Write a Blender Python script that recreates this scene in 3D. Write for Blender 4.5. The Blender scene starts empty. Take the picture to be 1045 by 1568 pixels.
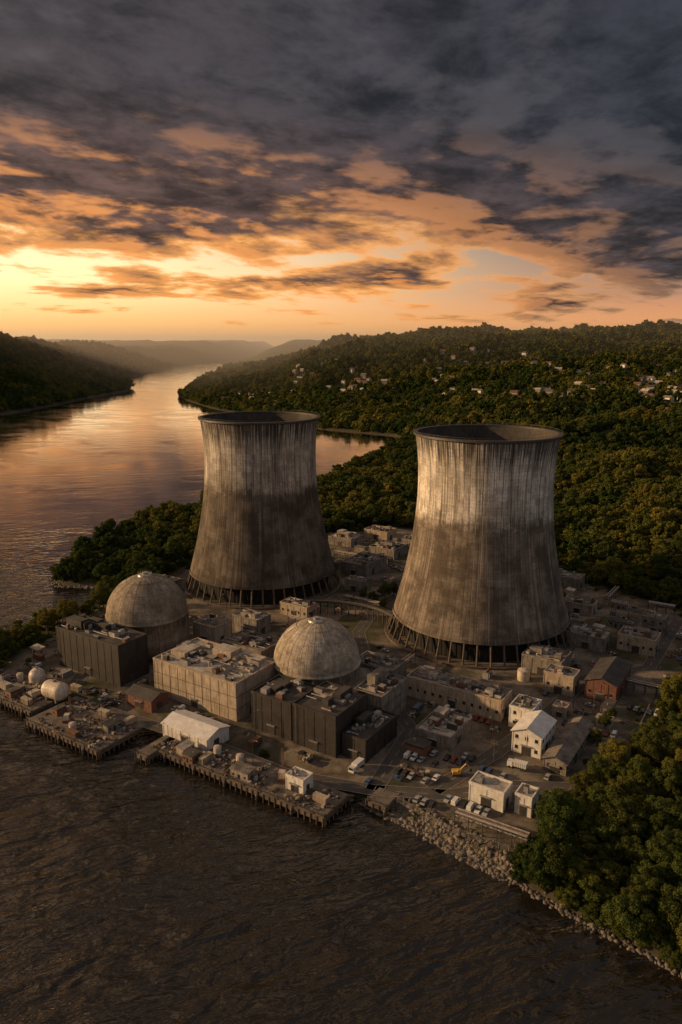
import bpy, math, random
import numpy as np
from mathutils import Vector
random.seed(7); RNG=np.random.default_rng(11)
D=bpy.data
scene=bpy.context.scene
COL=scene.collection
rad=math.radians
# ------------------------------------------------------------------ node helpers
class NT:
    def __init__(s,nt): s.nt=nt; s.L=nt.links
    def n(s,t,**kw):
        x=s.nt.nodes.new(t)
        for k,v in kw.items(): setattr(x,k,v)
        return x
    def put(s,sock,v):
        if isinstance(v,bpy.types.NodeSocket): s.L.new(v,sock)
        elif v is not None:
            if hasattr(sock.default_value,'__len__') and not hasattr(v,'__len__'): v=[v]*len(sock.default_value)
            if hasattr(v,'__len__') and len(sock.default_value)==4 and len(v)==3: v=(*v,1)
            sock.default_value=v
    def m(s,op,a,b=None,c=None,clamp=False):
        x=s.n('ShaderNodeMath',operation=op); x.use_clamp=clamp
        s.put(x.inputs[0],a)
        if b is not None: s.put(x.inputs[1],b)
        if c is not None: s.put(x.inputs[2],c)
        return x.outputs[0]
    def vm(s,op,a,b=None,out=0):
        x=s.n('ShaderNodeVectorMath',operation=op); s.put(x.inputs[0],a)
        if b is not None: s.put(x.inputs[1],b)
        return x.outputs[out]
    def sm(s,v,a,b,o0=0.,o1=1.):
        x=s.n('ShaderNodeMapRange',interpolation_type='SMOOTHSTEP')
        s.put(x.inputs['Value'],v); s.put(x.inputs['From Min'],a); s.put(x.inputs['From Max'],b)
        s.put(x.inputs['To Min'],o0); s.put(x.inputs['To Max'],o1)
        return x.outputs[0]
    def mix(s,f,a,b,bt='MIX'):
        x=s.n('ShaderNodeMix',data_type='RGBA',blend_type=bt)
        s.put(x.inputs[0],f); s.put(x.inputs[6],a); s.put(x.inputs[7],b)
        return x.outputs[2]
    def noise(s,v,scale,detail=4,rough=.55,dist=0.,out=0):
        x=s.n('ShaderNodeTexNoise'); s.put(x.inputs['Vector'],v)
        x.inputs['Scale'].default_value=scale; x.inputs['Detail'].default_value=detail
        x.inputs['Roughness'].default_value=rough; x.inputs['Distortion'].default_value=dist
        return x.outputs[out]
    def sep(s,v):
        x=s.n('ShaderNodeSeparateXYZ'); s.put(x.inputs[0],v); return x.outputs
    def comb(s,a,b,c=0.):
        x=s.n('ShaderNodeCombineXYZ'); s.put(x.inputs[0],a); s.put(x.inputs[1],b); s.put(x.inputs[2],c); return x.outputs[0]
    def ramp(s,f,pts):
        x=s.n('ShaderNodeValToRGB'); cr=x.color_ramp
        while len(cr.elements)<len(pts): cr.elements.new(.5)
        for e,(p,c) in zip(cr.elements,pts): e.position=p; e.color=(*c,1)
        s.put(x.inputs[0],f); return x.outputs[0]
def newmat(name):
    m=D.materials.new(name); m.use_nodes=True; nt=m.node_tree; nt.nodes.clear()
    T=NT(nt); out=T.n('ShaderNodeOutputMaterial'); b=T.n('ShaderNodeBsdfPrincipled')
    T.L.new(b.outputs[0],out.inputs[0]); return m,T,b,out
def bump(T,b,h,strength=.4,dist=.2):
    x=T.n('ShaderNodeBump'); x.inputs['Strength'].default_value=strength; x.inputs['Distance'].default_value=dist
    T.put(x.inputs['Height'],h); T.L.new(x.outputs[0],b.inputs['Normal'])
def smat(name,c1,c2,scale=.3,rough=.85,metal=0.,streak=0.,bmp=.3):
    m,T,b,o=newmat(name)
    pos=T.n('ShaderNodeNewGeometry').outputs['Position']
    n1=T.noise(pos,scale,4,.68); n2=T.noise(pos,scale*9,2,.6)
    f=T.m('ADD',T.m('MULTIPLY',n1,.7),T.m('MULTIPLY',n2,.3)); f=T.sm(f,.36,.64)
    col=T.mix(f,c1,c2)
    if streak:
        p=T.sep(pos); sv=T.comb(T.m('MULTIPLY',p[0],1.3),T.m('MULTIPLY',p[1],1.3),T.m('MULTIPLY',p[2],.12))
        st=T.sm(T.noise(sv,.9,3,.65),.42,.7)
        col=T.mix(T.m('MULTIPLY',st,streak),col,(c1[0]*.35,c1[1]*.33,c1[2]*.3))
    T.put(b.inputs['Base Color'],col); b.inputs['Roughness'].default_value=rough; b.inputs['Metallic'].default_value=metal
    return m
M={}
M['tan']=smat('wall_tan_concrete',(.28,.22,.16),(.42,.345,.26),.25,streak=.6)
M['gray']=smat('wall_gray_concrete',(.13,.113,.096),(.26,.228,.19),.25,streak=.65)
M['dark']=smat('wall_dark_cladding',(.018,.015,.013),(.036,.030,.026),.2,.6,streak=.4)
M['white']=smat('wall_white_paint',(.52,.49,.44),(.68,.65,.6),.3,.6,streak=.35)
M['brick']=smat('wall_brown_brick',(.11,.045,.03),(.17,.075,.05),.6,streak=.3)
M['roofg']=smat('roof_gravel',(.065,.055,.046),(.20,.17,.14),.22)
M['roofl']=smat('roof_light_membrane',(.20,.178,.15),(.44,.39,.33),.2)
M['roofd']=smat('roof_dark_bitumen',(.028,.025,.023),(.06,.053,.047),.2)
M['roofw']=smat('roof_white_metal',(.5,.48,.45),(.66,.64,.61),.3,.5,streak=.2)
M['rust']=smat('rusted_steel',(.08,.035,.02),(.17,.08,.045),.8,.7)
M['steel']=smat('dark_steel',(.035,.031,.028),(.075,.066,.058),.8,.55,.3)
M['metal']=smat('galvanised_metal',(.20,.185,.17),(.36,.34,.32),.8,.45,.3)
M['glass']=smat('dark_glass',(.012,.014,.018),(.03,.032,.036),.8,.12,bmp=0)
M['wood']=smat('weathered_timber',(.05,.036,.025),(.12,.088,.06),.5)
M['deck']=smat('deck_concrete',(.065,.052,.04),(.17,.14,.11),.16)
M['rock']=smat('riprap_stone',(.045,.036,.027),(.18,.15,.118),.35)
M['asphalt']=smat('asphalt',(.042,.037,.032),(.075,.065,.055),.15)
M['paint']=smat('road_paint',(.2,.185,.155),(.42,.39,.33),.8)
M['kerb']=smat('kerb_concrete',(.16,.14,.12),(.25,.22,.19),.6)
M['tyre']=smat('tyre_rubber',(.015,.015,.015),(.03,.03,.03),2)
M['tankw']=smat('tank_cream_paint',(.42,.35,.27),(.56,.49,.40),.5,.5,streak=.5)
M['housew']=smat('house_cream_wall',(.58,.49,.38),(.72,.63,.5),.3,.6)
M['blue']=smat('container_blue',(.04,.07,.11),(.06,.1,.15),.6,.5)
M['red']=smat('container_red',(.15,.04,.025),(.22,.065,.04),.6,.5)
M['yellow']=smat('machine_yellow',(.45,.24,.03),(.55,.32,.06),.8,.5)
for k,c in dict(cw=(.62,.61,.58),cs=(.3,.3,.3),cb=(.03,.03,.035),cr=(.16,.03,.02),cl=(.05,.08,.15)).items():
    M[k]=smat('car_paint_'+k,tuple(x*.9 for x in c),c,1.5,.28,bmp=0)
# ------------------------------------------------------------------ mesh builder
class MB:
    def __init__(s): s.v=[];s.f=[];s.m=[]
    def add(s,v,f,mi=0):
        o=len(s.v); s.v+= [tuple(p) for p in v]; s.f+=[tuple(i+o for i in q) for q in f]; s.m+=[mi]*len(f)
    def box(s,x0,x1,y0,y1,z0,z1,mi=0):
        s.add([(x0,y0,z0),(x1,y0,z0),(x1,y1,z0),(x0,y1,z0),(x0,y0,z1),(x1,y0,z1),(x1,y1,z1),(x0,y1,z1)],
              [(0,3,2,1),(4,5,6,7),(0,1,5,4),(1,2,6,5),(2,3,7,6),(3,0,4,7)],mi)
    def beam(s,a,b,w,mi=0,n=4,w2=None):
        a=Vector(a);b=Vector(b);d=(b-a).normalized(); u=d.orthogonal().normalized(); v=d.cross(u); w2=w if w2 is None else w2
        vs=[]
        for P,r in((a,w),(b,w2)):
            for i in range(n):
                t=2*math.pi*(i+.5)/n; vs.append(P+u*math.cos(t)*r+v*math.sin(t)*r)
        s.add(vs,[(i,(i+1)%n,n+(i+1)%n,n+i) for i in range(n)]+[tuple(range(n))[::-1],tuple(range(n,2*n))],mi)
    def rev(s,cx,cy,prof,n=32,mi=0,cap=True,axis='z'):
        vs=[];fs=[]
        for (z,r) in prof:
            for i in range(n):
                t=2*math.pi*i/n
                if axis=='z': vs.append((cx+r*math.cos(t),cy+r*math.sin(t),z))
                else: vs.append((z,cx+r*math.cos(t),cy+r*math.sin(t)))
        for k in range(len(prof)-1):
            for i in range(n): fs.append((k*n+i,k*n+(i+1)%n,(k+1)*n+(i+1)%n,(k+1)*n+i))
        if cap:
            fs.append(tuple(range(n))[::-1]); fs.append(tuple((len(prof)-1)*n+i for i in range(n)))
        s.add(vs,fs,mi)
    def mesh(s,name,mats,smooth=False):
        me=D.meshes.new(name); me.from_pydata(s.v,[],s.f)
        for m in mats: me.materials.append(M[m] if isinstance(m,str) else m)
        me.polygons.foreach_set('material_index',s.m)
        if smooth: me.polygons.foreach_set('use_smooth',[True]*len(s.f))
        me.update(); return me
def obj(name,me,loc=(0,0,0),rot=0.,parent=None,scale=1.):
    o=D.objects.new(name,me); o.location=loc; o.rotation_euler=(0,0,rot); o.scale=(scale,)*3 if not hasattr(scale,'__len__') else scale
    COL.objects.link(o)
    if parent: o.parent=parent
    return o
def npmesh(name,V,F,mi,mats):
    me=D.meshes.new(name); me.vertices.add(len(V)); me.vertices.foreach_set('co',np.asarray(V,dtype=np.float32).ravel())
    F=np.asarray(F); k=F.shape[1]
    me.loops.add(F.size); me.loops.foreach_set('vertex_index',F.ravel().astype(np.int32))
    me.polygons.add(len(F)); me.polygons.foreach_set('loop_start',np.arange(0,F.size,k,dtype=np.int32))
    try: me.polygons.foreach_set('loop_total',np.full(len(F),k,dtype=np.int32))
    except Exception: pass
    for m in mats: me.materials.append(m)
    if mi is not None: me.polygons.foreach_set('material_index',np.asarray(mi,dtype=np.int32))
    me.update(calc_edges=True); me.validate(); return me
# ------------------------------------------------------------------ terrain function
land1=np.array([(16000,-300),(400,-300),(400,-150),(260,0),(170,90),(120,140),(91,168),(78,180),(65,192),(51,207),(38,219),(22,235),(8,246),
(-66,294),(-84,298),(-125,322),(-160,330),(-190,345),(-200,370),(-186,392),(-178,413),(-162,430),(-148,459),(-140,478),(-152,488),(-193,494),(-206,510),
(-200,545),(-194,610),(-185,660),(-143,722),(-100,800),(-25,885),(33,1010),(67,1135),(90,1210),(130,1270),(92,1350),(-41,1455),(-200,1700),
(-340,1950),(-450,2200),(-517,2400),(-540,2700),(-590,3200),(-680,4400),(-800,5300),(-1000,6300),(-1100,16000),(16000,16000)],float)
land2=np.array([(-16000,1200),(-950,1350),(-820,1640),(-775,1880),(-763,2400),(-742,2650),(-800,2900),(-975,3350),(-1120,4400),(-1150,5000),(-1100,6000),(-1000,6300),(-1100,16000),(-16000,16000)],float)
plant=np.array([(-172,322),(-168,372),(-158,410),(-140,440),(-122,500),(-100,560),(-20,610),(40,650),(75,640),(100,560),(125,500),(165,490),(205,440),(215,400),(185,360),(150,322),
(128,288),(104,264),(84,244),(72,228),(56,209),(38,218),(20,236),(0,244),(-60,290),(-130,305)],float)
def sdpoly(P,X,Y):
    d=np.full(X.shape,1e18); inside=np.zeros(X.shape,bool); n=len(P)
    for i in range(n):
        ax,ay=P[i]; bx,by=P[(i+1)%n]; ex,ey=bx-ax,by-ay
        wx,wy=X-ax,Y-ay; t=np.clip((wx*ex+wy*ey)/(ex*ex+ey*ey),0,1)
        d=np.minimum(d,(wx-ex*t)**2+(wy-ey*t)**2)
        c=((ay>Y)!=(by>Y)); 
        with np.errstate(divide='ignore',invalid='ignore'):
            xi=ax+(Y-ay)*ex/(ey if ey!=0 else 1e-9)
        inside^=(c&(X<xi))
    d=np.sqrt(d); return np.where(inside,d,-d)
_lat=RNG.random((256,256))
def vnoise(X,Y):
    xi=np.floor(X).astype(int);yi=np.floor(Y).astype(int);fx=X-xi;fy=Y-yi
    fx=fx*fx*(3-2*fx);fy=fy*fy*(3-2*fy)
    g=lambda a,b:_lat[a%256,b%256]
    return (g(xi,yi)*(1-fx)+g(xi+1,yi)*fx)*(1-fy)+(g(xi,yi+1)*(1-fx)+g(xi+1,yi+1)*fx)*fy*1.0
def fbm(X,Y,o=4):
    r=0;a=.5
    for i in range(o): r=r+a*vnoise(X*2**i+17*i,Y*2**i+31*i); a*=.5
    return r
def ss(a,b,x):
    t=np.clip((x-a)/(b-a),0,1); return t*t*(3-2*t)
def terrain(X,Y):
    X=np.asarray(X,float);Y=np.asarray(Y,float)
    s1=sdpoly(land1,X,Y); s2=sdpoly(land2,X,Y); sd=np.maximum(s1,s2); pd=-sdpoly(plant,X,Y)
    z=np.where(sd<0,-3.6+np.maximum(sd*.5,-6),-3.6+3.6*ss(0,7,sd))
    free=ss(0,90,pd)
    big=fbm(X/420+5,Y/420+9)-.47; mid=fbm(X/130+50,Y/130+3,3)-.44
    ridge=np.interp(X,[-800,-600,-517,-310,-100,200,500,1300,4000],[60,60,50,98,140,170,190,206,215])
    h1=ridge*ss(1550,3050,Y)*ss(0,650,s1)*(1-.35*ss(3300,4700,Y))
    h1=h1+28*ss(130,340,X)*ss(230,520,Y)*(1-ss(1900,2600,Y))*ss(0,160,s1)+24*np.exp(-(((X-560)/260)**2+((Y-1480)/260)**2))
    h1=h1+7*ss(0,50,s1)*(X>0)*(Y<300)
    h1=h1+(big*90*ss(700,2400,Y)+mid*46*ss(300,1200,Y)+mid*14)*ss(0,220,s1)
    h2=(185-60*ss(2600,4500,Y))*ss(-30,520,s2)+(big*70+mid*30)*ss(0,400,s2)
    h=np.where(s1>s2,h1,h2)*free*(sd>0)
    far=ss(5200,8200,Y)*(172+big*90)
    far=far*ss(0,500,sd)
    h=np.maximum(h,far)
    return z+np.maximum(h,-.5), sd, pd
ny,nx=720,620
ty=np.linspace(0,1,ny); ys=-300+1200*np.sinh(ty*3.25)
tx=np.linspace(-1,1,nx); xs=700*np.sinh(tx*3.2)
GX,GY=np.meshgrid(xs,ys); GZ,SD,PD=terrain(GX,GY)
V=np.stack([GX,GY,GZ],-1).reshape(-1,3)
i=np.arange(ny*nx).reshape(ny,nx)
F=np.stack([i[:-1,:-1],i[:-1,1:],i[1:,1:],i[1:,:-1]],-1).reshape(-1,4)
gm,T,b,o=newmat('terrain_ground')
at=T.n('ShaderNodeAttribute',attribute_name='plant').outputs['Fac']; sa=T.n('ShaderNodeAttribute',attribute_name='shore').outputs['Fac']
pos=T.n('ShaderNodeNewGeometry').outputs['Position']; px_=T.sep(pos)[0]
n1=T.noise(pos,.05,6,.68); n2=T.noise(pos,.6,3,.6); n3=T.noise(pos,.02,4,.6,1.)
yard=T.mix(T.sm(n1,.38,.62),(.06,.05,.04),(.20,.165,.125)); yard=T.mix(T.sm(n2,.5,.7),yard,(.09,.075,.06))
yard=T.mix(T.m('MULTIPLY',T.sm(n3,.53,.6),.7),yard,(.04,.048,.016))
wood=T.mix(T.sm(n2,.35,.65),(.022,.028,.009),(.055,.06,.018)); wood=T.mix(T.sm(n3,.4,.6),wood,(.035,.04,.013))
col=T.mix(at,wood,yard); col=T.mix(sa,col,T.mix(n2,(.04,.032,.024),(.12,.095,.07)))
T.put(b.inputs['Base Color'],col); b.inputs['Roughness'].default_value=.95; b.inputs['Specular IOR Level'].default_value=.1
me=npmesh('terrain',V,F,None,[gm])
for nm,val in(('plant',ss(-3,4,-PD)),('shore',(1-ss(1,7,SD)))):
    a=me.attributes.new(nm,'FLOAT','POINT'); a.data.foreach_set('value',val.ravel().astype(np.float32))
me.polygons.foreach_set('use_smooth',[True]*len(me.polygons))
obj('terrain',me)
# ------------------------------------------------------------------ water
wm=D.materials.new('river_water'); wm.use_nodes=True; nt=wm.node_tree; nt.nodes.clear(); T=NT(nt); o=T.n('ShaderNodeOutputMaterial')
pos=T.n('ShaderNodeNewGeometry').outputs['Position']; p=T.sep(pos)
rv=T.comb(T.m('ADD',T.m('MULTIPLY',p[0],.40),T.m('MULTIPLY',p[1],.14)),T.m('SUBTRACT',T.m('MULTIPLY',p[1],1.),T.m('MULTIPLY',p[0],.32)))
w1=T.noise(rv,.27,3,.5,.4); w2=T.noise(rv,.07,2,.5,.8)
h=T.m('ADD',T.m('MULTIPLY',w1,.85),T.m('MULTIPLY',w2,1.5))
patch=T.noise(T.comb(T.m('MULTIPLY',p[0],.6),p[1]),.013,4,.62,1.6)
df=T.n('ShaderNodeBsdfDiffuse'); gs=T.n('ShaderNodeBsdfGlossy'); fr=T.n('ShaderNodeFresnel'); fr.inputs['IOR'].default_value=1.38; mx=T.n('ShaderNodeMixShader')
T.put(df.inputs[0],T.mix(patch,(.009,.008,.006),(.019,.016,.012)))
gs.inputs[0].default_value=(1,.98,.95,1); T.put(gs.inputs[1],T.sm(patch,.38,.62,.05,.12))
bp=T.n('ShaderNodeBump'); bp.inputs['Distance'].default_value=2.6
st=T.m('MULTIPLY',T.sm(patch,.38,.58,.30,1.),T.sm(p[1],240,760,1.,.04))
T.put(bp.inputs['Strength'],st); T.put(bp.inputs['Height'],h)
for q in(df,gs,fr): T.L.new(bp.outputs[0],q.inputs['Normal'])
T.L.new(T.m('MULTIPLY',fr.outputs[0],T.sm(p[1],250,900,1.35,1.8),clamp=True),mx.inputs[0]); T.L.new(df.outputs[0],mx.inputs[1]); T.L.new(gs.outputs[0],mx.inputs[2]); T.L.new(mx.outputs[0],o.inputs[0])
mb=MB(); mb.add([(-16000,-900,-3.5),(16000,-900,-3.5),(16000,16000,-3.5),(-16000,16000,-3.5)],[(0,1,2,3)])
obj('river_water',mb.mesh('river_water',[wm]))
# ------------------------------------------------------------------ tower material
def concrete_rev(name,R,kind,g=1.):
    m,T,b,o=newmat(name)
    ob=T.n('ShaderNodeTexCoord').outputs['Object']; p=T.sep(ob)
    th=T.m('ARCTAN2',p[1],p[0]); z=p[2]
    cx=T.m('COSINE',th); sy=T.m('SINE',th)
    def cyl(k,kz): return T.comb(T.m('MULTIPLY',cx,k),T.m('MULTIPLY',sy,k),T.m('MULTIPLY',z,kz))
    big=T.noise(ob,.06,6,.70); fine=T.noise(ob,.8,4,.68)
    stk=T.noise(cyl(30,.016),1.,5,.74); stk2=T.noise(cyl(70,.03),1.,4,.6)
    if kind=='tower':
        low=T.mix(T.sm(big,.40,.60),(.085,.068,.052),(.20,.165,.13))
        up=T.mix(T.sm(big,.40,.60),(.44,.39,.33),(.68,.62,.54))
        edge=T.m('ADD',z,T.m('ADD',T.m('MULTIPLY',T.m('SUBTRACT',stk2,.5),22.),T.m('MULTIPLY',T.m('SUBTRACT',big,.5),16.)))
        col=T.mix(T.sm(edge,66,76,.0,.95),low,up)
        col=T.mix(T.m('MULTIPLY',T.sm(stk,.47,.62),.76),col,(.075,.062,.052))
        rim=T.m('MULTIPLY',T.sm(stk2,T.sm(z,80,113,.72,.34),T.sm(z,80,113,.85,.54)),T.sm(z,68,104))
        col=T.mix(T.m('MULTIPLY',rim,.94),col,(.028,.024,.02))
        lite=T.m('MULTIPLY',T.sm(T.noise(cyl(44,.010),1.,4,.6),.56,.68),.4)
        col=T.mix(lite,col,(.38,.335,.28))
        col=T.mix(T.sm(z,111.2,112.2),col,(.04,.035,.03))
        NR=72; step=1.8
    else:
        a,c=((.18,.148,.112),(.30,.25,.195)) if kind=='d1' else ((.28,.235,.18),(.43,.37,.295))
        col=T.mix(T.sm(big,.4,.6),a,c); bl=T.noise(ob,.3,5,.72); col=T.mix(T.m('MULTIPLY',T.sm(bl,.48,.64),.5),col,(.12,.097,.073))
        col=T.mix(T.m('MULTIPLY',T.sm(stk,.5,.7),.45),col,(.10,.08,.062)); NR=44; step=1.1
    rib=T.m('PINGPONG',T.m('MULTIPLY',th,NR/(2*math.pi)),.5); ribm=T.sm(rib,.0,.07,1.,0.)
    hz=T.m('PINGPONG',T.m('DIVIDE',z,step),.5); hzm=T.sm(hz,0.,.07,1.,0.)
    cell=T.n('ShaderNodeTexWhiteNoise',noise_dimensions='2D'); T.put(cell.inputs['Vector'],T.comb(T.m('FLOOR',T.m('MULTIPLY',th,NR/(2*math.pi))),T.m('FLOOR',T.m('DIVIDE',z,step*2))))
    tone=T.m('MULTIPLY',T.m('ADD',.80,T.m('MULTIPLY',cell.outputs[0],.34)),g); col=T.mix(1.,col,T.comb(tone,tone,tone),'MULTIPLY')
    col=T.mix(T.m('MULTIPLY',ribm,.42),col,(.045,.037,.03)); col=T.mix(T.m('MULTIPLY',hzm,.28),col,(.055,.044,.035))
    col=T.mix(T.m('MULTIPLY',T.sm(fine,.48,.66),.36),col,(.065,.053,.043))
    T.put(b.inputs['Base Color'],col); b.inputs['Roughness'].default_value=.95; b.inputs['Specular IOR Level'].default_value=.2
    bump(T,b,T.m('SUBTRACT',0.,T.m('ADD',ribm,T.m('MULTIPLY',hzm,.5))),.5,.2)
    return m
M['tower']=concrete_rev('cooling_tower_concrete',50,'tower',1.05); M['tower2']=concrete_rev('cooling_tower_concrete_shaded',50,'tower',.68)  # tower2: weaker light on the left tower, painted in as a darker tone
M['dome1']=concrete_rev('containment_concrete_a',20,'d1'); M['dome2']=concrete_rev('containment_concrete_b',20,'d2')
M['inner']=smat('tower_inner_lining',(.03,.025,.021),(.07,.057,.045),.08,streak=.5)
M['basin']=smat('tower_fill_dark',(.006,.005,.0045),(.013,.012,.010),.3)
ZB=12.5
def prof_r(z):
    c=85. if z<88 else 72.
    return 36.3*math.sqrt(1+((z-88)/c)**2)
def cooling_tower(x,y,rot,mt):
    e=obj('cooling_tower',None,(x,y,0),rot)
    b=MB(); P=[(ZB-.4+(113-ZB+.4)*k/44.,0) for k in range(45)]; P=[(z,prof_r(z)) for z,_ in P]
    b.rev(0,0,P,144,0,cap=False); obj('shell',b.mesh('tower_shell',[mt],True),parent=e)
    b=MB(); b.rev(0,0,[(z,r-.9) for z,r in P][::-1],144,0,cap=False); obj('inner_lining',b.mesh('tower_inner',['inner'],True),parent=e)
    b=MB(); R=P[-1][1]
    b.rev(0,0,[(112.2,R+.05),(112.2,R+1.0),(113.3,R+1.0),(113.3,R-1.2),(112.2,R-1.2),(112.2,R-.85)],144,0,cap=False)
    for i in range(96):
        t=2*math.pi*i/96; c,s=math.cos(t),math.sin(t)
        b.beam(((R+.9)*c,(R+.9)*s,113.3),((R+.9)*c,(R+.9)*s,114.4),.06,0)
    b.rev(0,0,[(114.3,R+.84),(114.3,R+.96),(114.42,R+.96),(114.42,R+.84),(114.3,R+.84)],96,0,cap=False)
    obj('rim_walkway',b.mesh('tower_rim',['steel']),parent=e)
    b=MB(); r0=P[0][1]
    b.rev(0,0,[(ZB-1.2,r0-1.3),(ZB-1.2,r0+.45),(ZB+.6,r0+.3)],144,0,cap=False)
    obj('ring_beam',b.mesh('tower_ring_beam',[mt]),parent=e)
    b=MB()
    for i in range(46):
        t=2*math.pi*i/46
        b.beam(((r0+3.4)*math.cos(t),(r0+3.4)*math.sin(t),.2),((r0-.4)*math.cos(t),(r0-.4)*math.sin(t),ZB-1),.62,0,6,.55)
    b.rev(0,0,[(0,r0+5),(1.1,r0+5),(1.1,r0+2.2),(0.,r0+2.2)],96,0,cap=False)
    obj('support_columns',b.mesh('tower_columns',['wood']),parent=e)
    b=MB(); b.rev(0,0,[(.2,r0-5),(ZB+.5,r0-5),(ZB+1.5,2)],64,0,cap=True)
    for i in range(104):
        t=2*math.pi*i/104; b.beam(((r0-4.6)*math.cos(t),(r0-4.6)*math.sin(t),.2),((r0-4.6)*math.cos(t),(r0-4.6)*math.sin(t),ZB),.12,0)
    obj('fill_and_basin',b.mesh('tower_basin',['basin']),parent=e)
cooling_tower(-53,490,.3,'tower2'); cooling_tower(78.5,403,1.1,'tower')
def containment(x,y,R,H,mat,seed):
    e=obj('reactor_containment_dome',None,(x,y,0),seed)
    sp=H-R*.97; b=MB()
    P=[(0,R),(sp*.5,R),(sp-1,R),(sp-1,R+.5),(sp,R+.5),(sp,R)]+[(sp+R*.97*math.sin(a),R*math.cos(a)) for a in np.linspace(0.05,math.pi/2-.02,26)]
    b.rev(0,0,P,96,0,cap=True); m=b.mesh('containment_shell',[mat],True); 
    obj('shell',m,parent=e)
    b=MB()
    for i in range(20):
        t=2*math.pi*i/20
        for a0,a1 in zip(np.linspace(0,1.42,13)[:-1],np.linspace(0,1.42,13)[1:]):
            f=lambda a:((R+.02)*math.cos(a)*math.cos(t),(R+.02)*math.cos(a)*math.sin(t),sp+(R*.97+.02)*math.sin(a))
            b.beam(f(a0),f(a1),.09,0)
        b.beam(((R+.1)*math.cos(t),(R+.1)*math.sin(t),2),((R+.1)*math.cos(t),(R+.1)*math.sin(t),sp-1),.35,0)
    for a in(.35,.72,1.08):
        b.rev(0,0,[(sp+(R*.97+.02)*math.sin(a)-.15,(R+.08)*math.cos(a)),(sp+(R*.97+.12)*math.sin(a),(R+.16)*math.cos(a)),(sp+(R*.97+.02)*math.sin(a)+.25,(R-.05)*math.cos(a))],72,0,cap=False)
    obj('ribs',b.mesh('containment_ribs',[mat]),parent=e)
    b=MB(); b.rev(0,0,[(H-.9,4.2),(H+.4,3.6),(H+.5,1.4),(H+1.5,1.4)],24,0)
    for i in range(16):
        t=2*math.pi*i/16; b.beam((3.4*math.cos(t),3.4*math.sin(t),H+.4),(3.4*math.cos(t),3.4*math.sin(t),H+1.5),.06,0)
    obj('crown_vent',b.mesh('containment_cap',['metal']),parent=e)
containment(-103,378,21,41,'dome1',.2); containment(-11.3,326,20.,35.6,'dome2',.9)
b=MB(); b.rev(0,0,[(0,26),(9,26),(9,20)],72,0,cap=False); b.rev(0,0,[(9,25.6),(10.3,25.6),(10.3,26.2),(9,26.2)],72,1,cap=False)
for i in range(40):
    t=2*math.pi*i/40; b.beam((26.1*math.cos(t),26.1*math.sin(t),0),(26.1*math.cos(t),26.1*math.sin(t),9),.35,1)
obj('annulus_building',b.mesh('annulus',['gray','steel']),(-11.3,326,0))
# ------------------------------------------------------------------ plant grid
A=-rad(33); U=(math.cos(A),math.sin(A)); Vv=(-math.sin(A),math.cos(A))
def loc(a,b): return (U[0]*a+Vv[0]*b,U[1]*a+Vv[1]*b)
def ab(x,y): return (x*U[0]+y*U[1],x*Vv[0]+y*Vv[1])
occ=[]
def roof_stuff(b,L,W,z,n,seed):
    r=random.Random(seed)
    for k in range(n):
        sx,sy,h=r.uniform(1,min(5,L*.3)),r.uniform(1,min(4,W*.35)),r.uniform(.7,2.6)
        cx=r.uniform(-L+1+sx,-1);cy=r.uniform(1,W-1-sy); t=r.random()
        if t<.62:
            b.box(cx-sx,cx,cy,cy+sy,z,z+h,r.choice([0,0,1,2,3])); b.box(cx-sx+.2,cx-.2,cy+.2,cy+sy-.2,z+h,z+h+.12,r.choice([1,3]))
        elif t<.8: b.rev(cx-sx/2,cy+sy/2,[(z,.5),(z+h*.8,.5),(z+h*.8,.75),(z+h,.6)],10,1)
        else:
            x2=max(-L+1,cx-r.uniform(4,12)); b.beam((cx,cy,z+.6),(x2,cy,z+.6),.25,1,6)
            for q in (cx,x2): b.beam((q,cy,z),(q,cy,z+.6),.1,1)
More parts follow.
